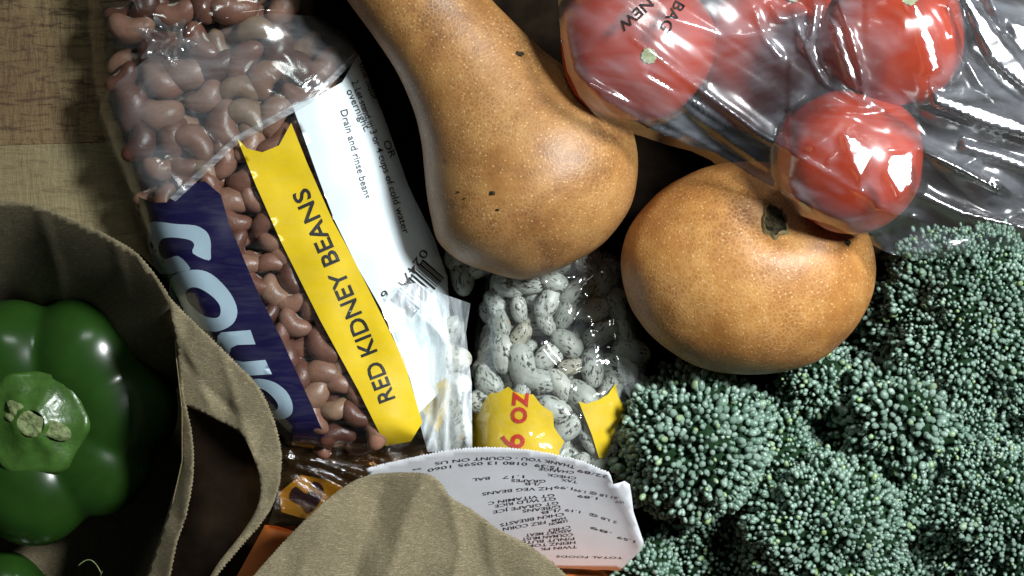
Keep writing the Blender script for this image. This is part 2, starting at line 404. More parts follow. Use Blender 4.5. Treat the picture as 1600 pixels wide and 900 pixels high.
# ------------------------------------------------------------------ generic solids
def lathe_path(name, rings, mat, parent, nseg=48, bumpf=None):
    """rings: (centre Vector, axis-right Vector, up Vector, radius right, radius up)"""
    V = []; F = []
    for c, r, u, a, b in rings:
        for k in range(nseg):
            t = 2 * math.pi * k / nseg
            d = r * (math.cos(t) * a) + u * (math.sin(t) * b)
            p = c + d
            if bumpf: p = p + d.normalized() * bumpf(p)
            V.append(p)
    n = len(rings)
    for i in range(n - 1):
        for k in range(nseg):
            F.append((i * nseg + k, i * nseg + (k + 1) % nseg, (i + 1) * nseg + (k + 1) % nseg, (i + 1) * nseg + k))
    V.append(rings[0][0]); V.append(rings[-1][0])
    for k in range(nseg):
        F.append((len(V) - 2, (k + 1) % nseg, k)); F.append((len(V) - 1, (n - 1) * nseg + k, (n - 1) * nseg + (k + 1) % nseg))
    o = mesh_obj(name, V, F, mat, parent)
    bm = bmesh.new(); bm.from_mesh(o.data); bmesh.ops.recalc_face_normals(bm, faces=bm.faces); bm.to_mesh(o.data); bm.free()
    o.data.shade_smooth()
    return o
def tube(name, pts, r, mat, parent, nseg=8):
    rings = []
    for i, p in enumerate(pts):
        d = (pts[min(i + 1, len(pts) - 1)] - pts[max(i - 1, 0)]).normalized()
        a = d.cross(Vector((0.3, 0.2, 1))).normalized(); b = d.cross(a).normalized()
        rr = r[i] if isinstance(r, (list, tuple)) else r
        rings.append((p, a, b, rr, rr))
    return lathe_path(name, rings, mat, parent, nseg)

# ------------------------------------------------------------------ butternut squash
def butternut():
    A0 = (850, 425); d = (-0.403, -0.915); n = (0.915, -0.403)
    prof = [(-6, 22, 4, 148), (-3, 28, 45, 149), (8, 35, 80, 150), (35, 41, 120, 152), (70, 38, 152, 155), (110, 38, 170, 157), (150, 44, 171, 158), (187, 47, 165, 160), (225, 44, 149, 164),
            (265, 38, 130, 170), (320, 27, 110, 178), (381, 14, 98, 186), (436, 0, 93, 190), (514, -14, 96, 194), (600, -30, 100, 196), (690, -50, 98, 198), (705, -52, 70, 198), (708, -52, 8, 198)]
    prof = smooth_line(prof, 5)
    root = empty('butternut_squash', P(830, 270, 0), 'pear shaped butternut squash with long neck lying beside the bean bag', 'squash')
    rings = []
    for t, off, r, z in prof:
        c = P(A0[0] + d[0] * t + n[0] * off, A0[1] + d[1] * t + n[1] * off, z)
        s = L(z)
        rings.append((c, Vector((n[0], -n[1], 0)), Vector((0, 0, 1)), max(r, 0.5) * s, max(r, 0.5) * s * 0.93))
    f = lambda p: (noise.noise(p * 16) * 2.5 + noise.noise(p * 60) * 0.7) * K
    lathe_path('body', rings, M['squash'], root, 72, f)
    # small corky blemishes pressed on the skin
    for (px, py, r) in [(769, 302, 4), (777, 328, 2.6), (812, 84, 6), (716, 300, 1.8), (726, 310, 1.5)]:
        hit = None
        blem.append((px, py, r, root))
    return root
blem = []
bn = butternut()

def ellipsoid(name, c, rad, mat, parent, bumpf=None, nu=64, nv=40, rot=None):
    rot = rot or Matrix.Identity(3); V = []; F = []
    for j in range(nv + 1):
        th = math.pi * j / nv
        for i in range(nu):
            ph = 2 * math.pi * i / nu
            u = Vector((math.sin(th) * math.cos(ph), math.sin(th) * math.sin(ph), math.cos(th)))
            s = 1 + (bumpf(u) if bumpf else 0)
            V.append(c + rot @ Vector((u.x * rad[0] * s, u.y * rad[1] * s, u.z * rad[2] * s)))
    for j in range(nv):
        for i in range(nu):
            F.append((j * nu + i, (j + 1) * nu + i, (j + 1) * nu + (i + 1) % nu, j * nu + (i + 1) % nu))
    return mesh_obj(name, V, F, mat, parent)

def round_squash():
    z = 158; c = P(1170, 420, z); s = L(z)
    root = empty('round_squash', P(1170, 420, 0), 'round orange brown squash with a dark stem scar on top', 'squash')
    sd = Vector((0.13, 0.44, 0.89)).normalized()
    def f(u):
        a = math.acos(max(-1, min(1, u.dot(sd))))
        dim = -0.085 * math.exp(-(a / 0.24) ** 2) + 0.01 * math.exp(-((a - 0.35) / 0.15) ** 2)
        return dim + 0.022 * noise.noise(u * 1.6) + 0.007 * noise.noise(u * 5)
    ellipsoid('body', c, (199 * s, 166 * s, 156 * s), M['squash2'], root, f, 96, 64, Matrix.Rotation(-0.06, 3, 'Z'))
    # stem scar: ragged cup
    sc = P(1196, 331, 0)
    u = sd; base = c + Vector((u.x * 199 * s, u.y * 166 * s, u.z * 156 * s)) * 0.930
    t1 = u.cross(Vector((0, 1, 0))).normalized(); t2 = u.cross(t1)
    V = []; F = []; ns = 28
    for i, (r, h) in enumerate([(25, -6), (23, 2), (19, 4.5), (14, 2), (9, 0.5), (4, 3)]):
        for k in range(ns):
            a = 2 * math.pi * k / ns
            q = 1 + 0.5 * noise.noise(Vector((math.cos(a) * 1.5, math.sin(a) * 1.5, 3))) + 0.16 * noise.noise(Vector((math.cos(a) * 5, math.sin(a) * 5, i)))
            hh = h + 5.0 * noise.noise(Vector((math.cos(a) * 3, math.sin(a) * 3, i)))
            V.append(base + (t1 * math.cos(a) * r * q * 0.85 + t2 * math.sin(a) * r * q * 1.1 + u * hh) * K)
    for i in range(5):
        for k in range(ns): F.append((i * ns + k, i * ns + (k + 1) % ns, (i + 1) * ns + (k + 1) % ns, (i + 1) * ns + k))
    F.append(tuple(5 * ns + k for k in range(ns)))
    F1 = F[:2 * ns]; F2 = F[2 * ns:]
    rim = mesh_obj('scar_rim', V, F1, M['cork_rim'], root)
    mesh_obj('stem_scar', V, F2, M['cork'], root)
    for (px, py, r) in [(1288, 353, 9), (1324, 379, 6), (1299, 349, 4)]: blem.append((px, py, r, root))
    return root
rs = round_squash()

# ------------------------------------------------------------------ beans
def bean_mesh(name, lx, ly, lz, bend, mat, notch=0.28):
    nu, nv = 20, 12; V = []; F = []
    for j in range(nv + 1):
        th = math.pi * j / nv
        for i in range(nu):
            ph = 2 * math.pi * i / nu
            x = -math.cos(th); r = math.sin(th) ** 0.88
            y = r * math.cos(ph); z = r * math.sin(ph)
            w = 1.0 + 0.10 * x
            if y < 0: y *= 1 - notch * math.exp(-(x / 0.45) ** 2)
            V.append((x * lx, (y * ly * w - bend * (x * x)), z * lz * w))
    for j in range(nv):
        for i in range(nu): F.append((j * nu + i, j * nu + (i + 1) % nu, (j + 1) * nu + (i + 1) % nu, (j + 1) * nu + i))
    me = bpy.data.meshes.new(name); me.from_pydata([tuple(c * K for c in v) for v in V], [], F)
    me.update(); me.shade_smooth(); me.materials.append(mat)
    bm = bmesh.new(); bm.from_mesh(me); bmesh.ops.recalc_face_normals(bm, faces=bm.faces); bm.to_mesh(me); bm.free()
    return me
def scatter(region_ok, box, dist, tries, pts=None):
    pts = pts if pts is not None else []
    base = len(pts)
    for _ in range(tries):
        x = random.uniform(box[0], box[2]); y = random.uniform(box[1], box[3])
        if not region_ok(x, y): continue
        dd = dist(x, y) if callable(dist) else dist
        if all((x - a) ** 2 + (y - b) ** 2 > dd * dd for a, b in pts): pts.append((x, y))
    return pts
def place_bean(name, me, px, py, z, scale, label, cat, group, flat=0.3):
    o = bpy.data.objects.new(name, me)
    link(o, None, P(px, py, z))
    o.rotation_mode = 'XYZ'
    o.rotation_euler = (random.choice([0, math.pi]) + random.uniform(-0.7, 0.7), random.uniform(-flat, flat), random.uniform(-math.pi, math.pi))
    s = scale * random.uniform(0.88, 1.12); o.scale = (s, s * random.uniform(0.92, 1.08), s)
    return tag(o, label, cat, group)

# ------------------------------------------------------------------ kidney bean bag
KL = [(125, -60), (131, 0), (136, 80), (148, 180), (170, 240), (200, 310), (235, 400), (290, 510), (370, 620), (450, 704)]
KR = [(600, 714), (690, 700), (706, 620), (708, 520), (702, 430), (680, 370), (640, 290), (602, 180), (562, 80), (545, 58), (500, 28), (490, -60)]
KO = KL + KR
def hk(x, y):
    if not inside(x, y, [KO]): return 14.0
    d = min(1.9 * line_dist(x, y, KL), line_dist(x, y, KR[1:]), 1.6 * line_dist(x, y, [KL[-1], KR[0], KR[1]]) )
    t = min(d / 125.0, 1)
    return 14 + 128 * math.sqrt(max(0, 1 - (1 - t) ** 2.3)) + 5 * noise.noise(Vector((x / 60, y / 60, 0))) * t
kbag = empty('kidney_bean_bag', P(420, 380, 0), 'clear plastic bag of red kidney beans with navy, yellow and white bands', 'bean bag')
KC = [([(520, 345), (502, 352), (488, 366)], 3.5, 7), ([(520, 345), (536, 358), (548, 378)], 3.0, 6), ([(545, 60), (490, 120), (400, 190)], 5, 12),
      ([(560, 84), (520, 60), (470, 50)], 4, 8), ([(275, 60), (380, 20), (480, 10)], 9, 9), ([(275, 60), (215, 20), (190, -30)], 9, 8), ([(275, 60), (200, 110), (160, 160)], 8, 10),
      ([(275, 60), (235, 95), (215, 150)], 6, 6), ([(275, 60), (300, 30), (330, -20)], 7, 7), ([(590, 470), (600, 500), (612, 530)], 3, 5), ([(430, 390), (470, 470), (520, 560)], 1.5, 6),
      ([(250, 40), (290, 75)], 8, 7), ([(215, 45), (255, 60), (280, 60)], 7, 5), ([(480, 240), (500, 300), (530, 360)], 2, 5)]
rk = random.Random(21)
for _ in range(16):
    cx_, cy_ = rk.uniform(230, 660), rk.uniform(60, 680); an = rk.gauss(-0.6, 0.5); ln_ = rk.uniform(18, 60)
    KC.append(([(cx_, cy_), (cx_ + math.cos(an) * ln_ / 2, cy_ + math.sin(an) * ln_ / 2 + rk.uniform(-4, 4)), (cx_ + math.cos(an) * ln_, cy_ + math.sin(an) * ln_)], rk.uniform(1.5, 4), rk.uniform(3, 6)))
def hkf(x, y):
    h = hk(x, y) + 5.2 + 1.2 * abs(noise.noise(Vector((x / 16, y / 34, 2))))
    if y < 330:
        h += 2.5 * abs(noise.noise(Vector(((x + y) / 70, (x - y) / 26, 5))))
    for pl, a, w in KC:
        if min(p[0] for p in pl) - 40 < x < max(p[0] for p in pl) + 40 and min(p[1] for p in pl) - 40 < y < max(p[1] for p in pl) + 40:
            h += a * math.exp(-(line_dist(x, y, pl) / w))
    return h
patch('film', KO, hkf, M['film'], kbag, 5)
NAVY = [(203, 302), (240, 317), (262, 316), (288, 291), (320, 283), (345, 304), (358, 350), (400, 450), (440, 530), (490, 640), (514, 698), (456, 696), (376, 618), (296, 508), (241, 398)]
nv = patch('navy_band', NAVY, hk, M['navy'], kbag, 9, 1.4); nv['label'] = 'navy printed band with large pale letters'
def zz(pts): return [(200 + x / 2.143, 280 + y / 2.143) for x, y in pts]
G_ = zz([(68, 150), (95, 142), (160, 150), (225, 155), (262, 175), (276, 205), (277, 240), (272, 272), (217, 248), (222, 220), (205, 203), (150, 195), (115, 200), (103, 220), (105, 245), (125, 268), (168, 257), (208, 298), (185, 308), (120, 318), (95, 300), (72, 240), (66, 200), (64, 175)])
Oo = zz([(140, 345), (150, 325), (180, 310), (232, 303), (280, 318), (330, 365), (358, 410), (366, 450), (350, 485), (310, 507), (270, 508), (215, 475), (165, 430), (140, 385)])
Oi = zz([(195, 375), (215, 362), (245, 368), (285, 395), (308, 425), (308, 455), (290, 465), (250, 455), (210, 420), (195, 395)])
Yy = zz([(300, 525), (312, 513), (410, 505), (427, 553), (365, 555), (345, 565), (340, 585), (355, 605), (385, 612), (460, 605), (482, 653), (400, 658), (360, 645), (320, 600), (298, 550)])
Ao = zz([(375, 690), (400, 675), (440, 668), (490, 680), (530, 710), (550, 750), (548, 785), (520, 803), (480, 800), (430, 770), (395, 730)])
Ai = zz([(420, 700), (455, 705), (490, 735), (503, 760), (492, 775), (465, 765), (435, 730)])
for lo in ([smooth_line(G_, 3, True)], [smooth_line(Oo, 3, True), smooth_line(Oi, 3, True)], [Yy], [smooth_line(Ao, 3, True), smooth_line(Ai, 3, True)]):
    patch('letter', lo, hk, M['logo'], nv, 8, 2.8)
YEL = [(370, 215), (386, 232), (410, 238), (436, 227), (455, 192), (480, 255), (500, 300), (520, 345), (550, 400), (590, 480), (630, 560), (660, 660), (642, 690), (603, 697), (560, 610), (500, 500), (440, 380), (400, 290)]
yb = patch('yellow_band', YEL, hk, M['yellow'], kbag, 9, 1.4); yb['label'] = 'yellow band naming the beans'
text_on('lettering', 'RED KIDNEY BEANS', (618, 622), (480, 292), 26, hk, 3.0, M['black'], yb, bold=0.012, mid=(556, 466))
WHI = [(457, 165), (500, 148), (535, 128), (560, 84), (600, 182), (638, 290), (678, 372), (699, 432), (704, 520), (700, 600), (655, 645), (640, 590), (600, 490), (560, 420), (523, 345), (500, 285)]
wb = patch('white_panel', WHI, hk, M['white'], kbag, 9, 1.4); wb['label'] = 'white panel with cooking directions and a bar code'
def wt(s, a, b, h, mid=None): text_on('lettering', s, a, b, h, hk, 3.0, M['black'], wb, mid, 0.004)
wt('2. Let stand in 3 or 4 cups of cold water', (549, 128), (630, 366), 11, (588, 235))
wt('overnight.', (541, 142), (570, 206), 11)
wt('Drain and rinse beans.', (532, 173), (571, 314), 11, (552, 245))
wt('OR', (598, 222), (610, 248), 11)
wt('one hour.', (561, 100), (583, 160), 10)
wt('02471', (660, 388), (622, 442), 13)
wt('6', (600, 452), (594, 461), 12)
rb = random.Random(3)
t = 0.0
while t < 1:
    w = rb.choice([1.2, 1.2, 2.2, 3.2]); ox, oy = 676 - 66 * t, 384 + 82 * t
    d = (-0.627, 0.779); u = (0.72, 0.62)
    ln = 46 if not 0.72 < t < 0.8 else 30
    a = (ox + u[0] * 2, oy + u[1] * 2)
    q = [a, (a[0] + d[0] * w, a[1] + d[1] * w), (a[0] + d[0] * w + u[0] * ln, a[1] + d[1] * w + u[1] * ln), (a[0] + u[0] * ln, a[1] + u[1] * ln)]
    q = [p for p in q]
    if all(inside(x, y, [WHI]) for x, y in q): patch('bar', q, hk, M['black'], wb, 9, 3.0)
    t += (w + rb.choice([1.4, 1.4, 2.4, 3.4])) / 105
# folded-over clear film at the neck of the bag, with its hem
FOLD = [(262, 66), (340, 48), (420, 20), (500, 26), (545, 58), (558, 84), (490, 152), (370, 218), (270, 312), (206, 300), (172, 236), (150, 185), (168, 140)]
def hfold(x, y):
    h = hkf(x, y) + 5 + 2.5 * abs(noise.noise(Vector(((x + 1.2 * y) / 90, (x * 0.8 - y) / 28, 8))))
    e = line_dist(x, y, [(558, 84), (490, 152), (370, 218), (270, 312)])
    return h + 7 * math.exp(-e / 14)
patch('folded_film', FOLD, hfold, M['film_fold'], kbag, 6)
HEM = [(556, 80), (561, 88), (493, 157), (374, 222), (274, 315), (265, 309), (367, 213), (487, 148)]
patch('film_hem', HEM, lambda x, y: hfold(x, y), M['film_hem'], kbag, 5, 1.5)
GATH = [(240, 20), (262, 40), (290, 30), (286, 58), (312, 70), (284, 80), (272, 104), (254, 84), (220, 92), (232, 68), (206, 44), (240, 44)]
patch('gathered_film', smooth_line(GATH, 4, True), lambda x, y: hkf(x, y) + 4 + 9 * abs(math.sin(5 * math.atan2(y - 62, x - 270) + 2 * noise.noise(Vector((x / 12, y / 12, 1))))), M['film_tie'], kbag, 3)
ENDC = [(440, 690), (520, 700), (606, 699), (662, 664), (690, 700), (655, 716), (590, 730), (510, 722), (452, 708)]
patch('sealed_end', ENDC, lambda x, y: 30 + 9 * abs(noise.noise(Vector((x / 28, y / 9, 4)))), M['film_warm'], kbag, 4)  # clear crimped end; its orange light comes from the film tint
kb = bean_mesh('kidney_bean', 33, 22, 20, 8, M['kidney'])
def kvis(x, y):
    return inside(x, y, [KO]) and -40 < y < 690 and min(line_dist(x, y, KL), line_dist(x, y, KR)) > (50 if y < 300 else 36) and not (y > 545 and x > 600)
def kopen(x, y):
    if not kvis(x, y): return False
    for lp in (NAVY, YEL, WHI):
        if inside(x, y, [lp]) and line_dist(x, y, lp + lp[:1]) > 6: return False
    return True
def kd(x, y): return 41 if y < 260 else 31
KLAB = 'reddish brown kidney bean inside the clear bag with navy and yellow bands'
for lay, z0 in ((0, 24), (1, 50)):
    for x, y in scatter(kopen, (120, -40, 710, 690), kd, 9000):
        sc_ = (1.06 if y < 260 else 0.86) * random.uniform(0.9, 1.1)
        z = max(16, hk(x, y) - z0 * sc_ - 2)
        place_bean('kidney_bean', kb, x, y, z, sc_, KLAB, 'bean', 'kidney beans in the clear bag')

# ------------------------------------------------------------------ pinto bean bag
PO = [(742, 720), (738, 600), (742, 520), (756, 430), (800, 380), (880, 370), (945, 385), (968, 410), (985, 470), (1008, 540), (1014, 600), (990, 660), (960, 735), (850, 760)]
def hp(x, y):
    if not inside(x, y, [PO]): return 10.0
    d = min(line_dist(x, y, PO[:5]), line_dist(x, y, PO[6:13]), line_dist(x, y, PO[4:7]) + 20, line_dist(x, y, [PO[12], PO[13], PO[0]]) + 35)
    t = min(d / 90.0, 1)
    return 12 + 78 * math.sqrt(max(0, 1 - (1 - t) ** 2)) + 4 * noise.noise(Vector((x / 50, y / 50, 9))) * t
pbag = empty('pinto_bean_bag', P(870, 560, 0), 'clear bag of speckled white pinto beans marked 6 oz below the butternut squash', 'bean bag')
PC = [([(848, 545), (868, 572), (900, 585), (935, 570)], 8, 8), ([(940, 395), (948, 440), (960, 480), (962, 540), (968, 600)], 12, 9), ([(740, 480), (742, 560), (736, 660)], 10, 8), ([(756, 432), (800, 428), (850, 440), (900, 432)], 6, 7),
      ([(930, 430), (905, 455), (880, 480)], 6, 7), ([(985, 470), (975, 510), (965, 530)], 6, 8), ([(850, 440), (862, 480), (895, 500)], 4, 6), ([(830, 560), (838, 600), (845, 640)], 2, 6), ([(985, 420), (990, 500), (1008, 580)], 5, 8)]
for _ in range(26):
    cx_, cy_ = rk.uniform(750, 990), rk.uniform(400, 700); an = rk.uniform(0, 6.28); ln_ = rk.uniform(18, 70)
    PC.append(([(cx_, cy_), (cx_ + math.cos(an) * ln_ / 2 + rk.uniform(-5, 5), cy_ + math.sin(an) * ln_ / 2 + rk.uniform(-5, 5)), (cx_ + math.cos(an) * ln_, cy_ + math.sin(an) * ln_)], rk.uniform(2, 6), rk.uniform(3, 7)))
def hpf(x, y):
    h = hp(x, y) + 5 + 3.5 * abs(noise.noise(Vector((x / 26, y / 26, 3)))) + 1.5 * abs(noise.noise(Vector((x / 9, y / 12, 6))))
    for pl, a, w in PC: h += a * math.exp(-(line_dist(x, y, pl) / w))
    return h
patch('film', PO, hpf, M['film_pinto'], pbag, 4)
Y1 = [(739, 740), (738, 640), (752, 633), (765, 615), (780, 613), (794, 604), (803, 612), (820, 617), (833, 616), (845, 632), (864, 645), (866, 668), (874, 680), (882, 690), (874, 705), (874, 740)]
ylab = patch('yellow_label', Y1, hp, M['yellow'], pbag, 7, 1.6); ylab['label'] = 'yellow scalloped label with red 6 oz print'
text_on('lettering', '6 oz', (818, 702), (826, 614), 36, hp, 3.0, M['red'], ylab, bold=0.014)
Y2 = [(904, 627), (916, 631), (935, 625), (950, 616), (962, 599), (966, 620), (976, 636), (968, 660), (955, 690), (946, 716), (936, 716), (925, 680)]
patch('yellow_label', Y2, hp, M['yellow'], pbag, 7, 1.6)
pb = bean_mesh('pinto_bean', 34, 22, 19, 1.0, M['pinto'], 0.08)
PLAB = 'pale speckled pinto bean inside the clear bag marked 6 oz'
def popen(x, y):
    if not inside(x, y, [PO]) or line_dist(x, y, PO + PO[:1]) < 21 or y > 728: return False
    return not (inside(x, y, [Y1]) and line_dist(x, y, Y1 + Y1[:1]) > 12)
for z0 in (23, 52):
    for x, y in scatter(popen, (735, 370, 1015, 730), 32, 8000):
        place_bean('pinto_bean', pb, x, y, max(14, hp(x, y) - z0), random.uniform(0.70, 1.0), PLAB, 'bean', 'pinto beans in the clear bag')
SF = [(942, 392), (968, 410), (985, 470), (1008, 540), (1014, 600), (1004, 648), (985, 625), (968, 590), (960, 540), (955, 490), (948, 440)]
patch('side_fold', smooth_line(SF, 3, True), lambda x, y: hp(x, y) + 20 + 8 * abs(noise.noise(Vector((x / 12, y / 40, 4)))) + 9 * math.exp(-line_dist(x, y, [(946, 420), (956, 490), (962, 545), (975, 600)]) / 6), M['film_side'], pbag, 4)
# side gusset of the pinto bag, standing up hazy between the two bags
GU = [(600, 466), (622, 447), (650, 442), (700, 462), (735, 474), (728, 520), (737, 600), (738, 700), (700, 706), (668, 706), (650, 640), (636, 580), (612, 510)]
def hg(x, y):
    u = (x - 600) / 140.0
    return 105 + 34 * math.exp(-(line_dist(x, y, [(735, 474), (722, 520), (716, 600), (730, 690)]) / 20)) + 10 * abs(noise.noise(Vector((x / 18, y / 60, 4)))) + 14 * math.exp(-line_dist(x, y, [(640, 480), (690, 520), (680, 600)]) / 14) \
        + 12 * math.exp(-line_dist(x, y, [(668, 500), (700, 540), (695, 620), (668, 700)]) / 8) + max(0, hk(x, y) - 100) * 1.0 - (y - 450) * 0.12
patch('side_gusset', GU, hg, M['film_white'], pbag, 4)
patch('yellow_label', [(655, 630), (675, 606), (696, 590), (706, 606), (700, 640), (684, 676), (668, 660)], hg, M['yellow'], pbag, 6, -12)
for x, y in [(690, 680), (708, 676), (700, 640), (706, 600), (704, 560), (722, 430), (745, 410), (720, 395), (700, 520)]:
    place_bean('pinto_bean', pb, x, y, 50 if y > 450 else 30, 1.0, PLAB, 'bean', 'pinto beans in the clear bag')

# ------------------------------------------------------------------ receipt
RT = smooth_line([(572, 732), (640, 716), (700, 704), (760, 699), (830, 704), (900, 718), (950, 738)], 5)
RO = jag(RT, 1.4, 5) + [(954, 743), (958, 757), (966, 755), (976, 752), (984, 757), (987, 775), (990, 800), (1000, 830), (1006, 848), (1000, 862), (968, 892), (940, 890), (880, 888), (820, 880), (700, 870), (600, 800), (574, 740)]
def hr(x, y):
    top = 699 + ((x - 765) / 190.0) ** 2 * 34
    t = max(0, (y - top) / 190.0)
    h = 218 - 26 * ((x - 780) / 200.0) ** 2 - 130 * t - 45 * t * t + 12 * math.exp(-(t / 0.16))
    h += 10 * math.exp(-line_dist(x, y, [(956, 750), (985, 800), (1000, 850)]) / 14)
    return h + 2.0 * noise.noise(Vector((x / 70, y / 60, 3)))
rc = empty('receipt', P(800, 800, 0), 'curled white paper receipt with upside down print tucked in the paper bag', 'receipt')
patch('paper_strip', RO, hr, M['receipt'], rc, 8, 0, 0.6)
def rl(s, a, b, h, mid=None):
    z = lambda p: None if p is None else (560 + p[0] * 0.28125, 680 + p[1] * 0.28125)
    text_on('lettering', s, z(a), z(b), h * 0.235, hr, 0.9, M['ink'], rc, z(mid), 0.004)
for row in [('THANK YOU - COUNT ON US', (1205, 170), (425, 150), 20, (850, 120)), ('15:39  0180 13 0595 1060', (1115, 178), (385, 188), 20, (760, 146)), ('**', (350, 174), (298, 182), 18),
            ('22/89', (1392, 225), (1220, 188), 18), ('CHANGE', (1200, 200), (1005, 180), 17), ('CHECK', (1212, 232), (1050, 212), 17), ('TAX', (1218, 254), (1130, 240), 17), ('1.17', (922, 222), (800, 226), 19), ('BAL', (730, 230), (634, 240), 19),
            ('GRAPES', (1042, 248), (850, 244), 18), ('/LB', (1012, 266), (925, 262), 17), ('1.99', (1192, 290), (1090, 280), 17), ('HZ VEG BEANS', (1078, 288), (688, 320), 20, (880, 296)),
            ('GT VITAMIN C', (1090, 326), (720, 372), 20, (900, 344)), ('GT WLD RICE', (1098, 346), (758, 388), 20, (920, 362)), ('GT GRAPE JCE', (1112, 368), (748, 420), 20, (930, 390)), ('G/BEANS', (1122, 388), (912, 414), 20),
            ('/LB', (1127, 406), (1015, 424), 19), ('CHKN BREASTS', (1142, 430), (788, 492), 21, (960, 458)), ('HAM', (1150, 452), (1075, 468), 18), ('FRZ CORN', (1040, 474), (803, 514), 21), ('LEMON', (1160, 468), (1060, 488), 18),
            ('CHILI', (1178, 502), (1060, 522), 19), ('ASSORT MEAT', (1185, 522), (930, 548), 19), ('COLMAN MUST', (1192, 544), (910, 570), 19), ('P/NUT BUTR', (1200, 566), (900, 590), 19), ('HEINZ TOM', (1206, 588), (940, 608), 19), ('TWIN PK', (1215, 612), (1010, 626), 18),
            ('WT', (1480, 368), (1430, 358), 17), ('.61 LB @ 1.99', (1450, 345), (1200, 296), 16), ('1.89', (1330, 345), (1220, 330), 16), ('1.19', (1235, 420), (1150, 408), 16), ('2 LB @', (1440, 480), (1285, 432), 15), ('.89', (1410, 540), (1290, 505), 15), ('1.59', (1540, 585), (1440, 560), 15), ('TOTAL FOODS', (1470, 676), (1100, 668), 13)]:
    rl(*row)

# ------------------------------------------------------------------ brown paper bag
pbg = empty('paper_bag', P(300, 700, -206), 'brown kraft paper bag with pinked torn edges around the pepper', 'paper bag')
# panel behind the pepper
E1 = smooth_line([(-60, 318), (0, 314), (60, 322), (130, 350), (180, 374), (216, 398), (250, 440), (268, 470)], 5)
def h1(x, y):
    e = line_dist(x, y, E1)
    return 150 - 1.3 * e - 0.004 * e * e + 5 * math.exp(-line_dist(x, y, [(60, 320), (90, 420), (110, 560)]) / 7) + 4 * math.exp(-line_dist(x, y, [(180, 374), (200, 470), (215, 600)]) / 6) + 3 * noise.noise(Vector((x / 60, y / 60, 0)))
patch('back_panel', jag(E1, 1.2, 8) + [(284, 600), (240, 640), (120, 560), (-60, 540)], h1, M['paper'], pbg, 8, 0, 0.7)
# gusset flap folded over the navy band
E2 = smooth_line([(262, 462), (300, 500), (336, 534), (372, 570), (404, 604), (426, 650), (437, 690), (440, 725), (432, 775), (410, 815), (380, 850), (335, 905), (300, 960)], 5)
LF = [(262, 462), (268, 500), (278, 560), (284, 620), (288, 660)]
def h2(x, y):
    e = line_dist(x, y, E2)
    h = 176 - 0.35 * e
    h += 9 * math.exp(-line_dist(x, y, [(345, 545), (372, 640), (396, 720)]) / 12) - 7 * math.exp(-line_dist(x, y, [(284, 560), (318, 600), (372, 650)]) / 9) + 5 * math.exp(-line_dist(x, y, [(270, 500), (300, 560), (330, 640)]) / 6)
    return h + 3 * noise.noise(Vector((x / 50, y / 50, 4))) + 9 * abs(noise.noise(Vector((x / 70, y / 110, 14))))
IN = smooth_line([(300, 960), (334, 890), (380, 830), (404, 785), (404, 745), (391, 702), (372, 675), (330, 652), (300, 638), (284, 630)], 4)
patch('gusset_flap', jag(E2, 1.5, 6) + IN + [(277, 550), (268, 500)], h2, M['paper'], pbg, 6, 0, 0.7)
# narrow inner edge of the gusset beside the pepper
E3 = smooth_line([(282, 560), (288, 620), (300, 680), (302, 740), (292, 800), (276, 850), (262, 920)], 5)
E3b = smooth_line([(222, 920), (246, 850), (268, 780), (284, 720), (282, 660), (279, 600)], 5)
patch('inner_edge', jag(E3, 1.2, 8) + E3b, lambda x, y: 150 - 1.2 * line_dist(x, y, E3) + 4 * noise.noise(Vector((x / 20, y / 40, 2))), M['paper'], pbg, 5, 0, 0.7)
# broad front flap
E4 = smooth_line([(385, 912), (440, 850), (500, 790), (545, 756), (580, 742), (625, 738), (668, 741), (690, 756), (706, 778), (740, 798), (780, 828), (820, 848), (860, 876), (890, 905), (930, 960)], 5)
def h4(x, y):
    e = line_dist(x, y, E4)
    h = 262 - 0.18 * e
    d = line_dist(x, y, [(668, 735), (630, 820), (590, 960)])
    h += 26 * math.exp(-(d / 46))
    h -= 12 * math.exp(-line_dist(x, y, [(600, 760), (570, 840), (540, 960)]) / 26)
    h += 6 * math.exp(-line_dist(x, y, [(700, 775), (720, 850), (700, 960)]) / 7) + 4 * math.exp(-line_dist(x, y, [(560, 760), (480, 860), (450, 960)]) / 6) + 4 * math.exp(-line_dist(x, y, [(760, 815), (770, 880), (800, 960)]) / 6)
    return h + 3 * noise.noise(Vector((x / 45, y / 70, 7))) + 12 * abs(noise.noise(Vector((x / 110, y / 150, 17))))
patch('front_flap', jag(E4, 1.1, 6) + [(930, 1000), (385, 1000)], h4, M['paper'], pbg, 7, 0, 0.8)
# the bag's lower side and its far walls, out of the light
patch('base_panel', [(-200, 390), (200, 390), (262, 470), (292, 640), (288, 760), (250, 900), (210, 1100), (-200, 1100)], lambda x, y: -240 + 2 * noise.noise(Vector((x / 60, y / 60, 0))), M['paper'], pbg, 30, 0, 1.2)
def wall(name, pts, mat, parent):      # upright sheet through (px, py, h_low, h_high)
    V = []; F = []
    for x, y, a, b in pts:
        V.append(P(x, y, a)); V.append(P(x, y, b))
    for i in range(len(pts) - 1): F.append((2 * i, 2 * i + 2, 2 * i + 3, 2 * i + 1))
    o = mesh_obj(name, V, F, mat, parent); m = o.modifiers.new('thickness', 'SOLIDIFY'); m.thickness = 1.2 * K
    return o
wall('side_panel', [(268, 470, -236, 140), (275, 560, -236, 150), (284, 640, -236, 160), (284, 720, -236, 130), (266, 800, -236, 118), (242, 880, -236, 110), (213, 980, -236, 110), (200, 1080, -236, 120)], M['paper'], pbg)

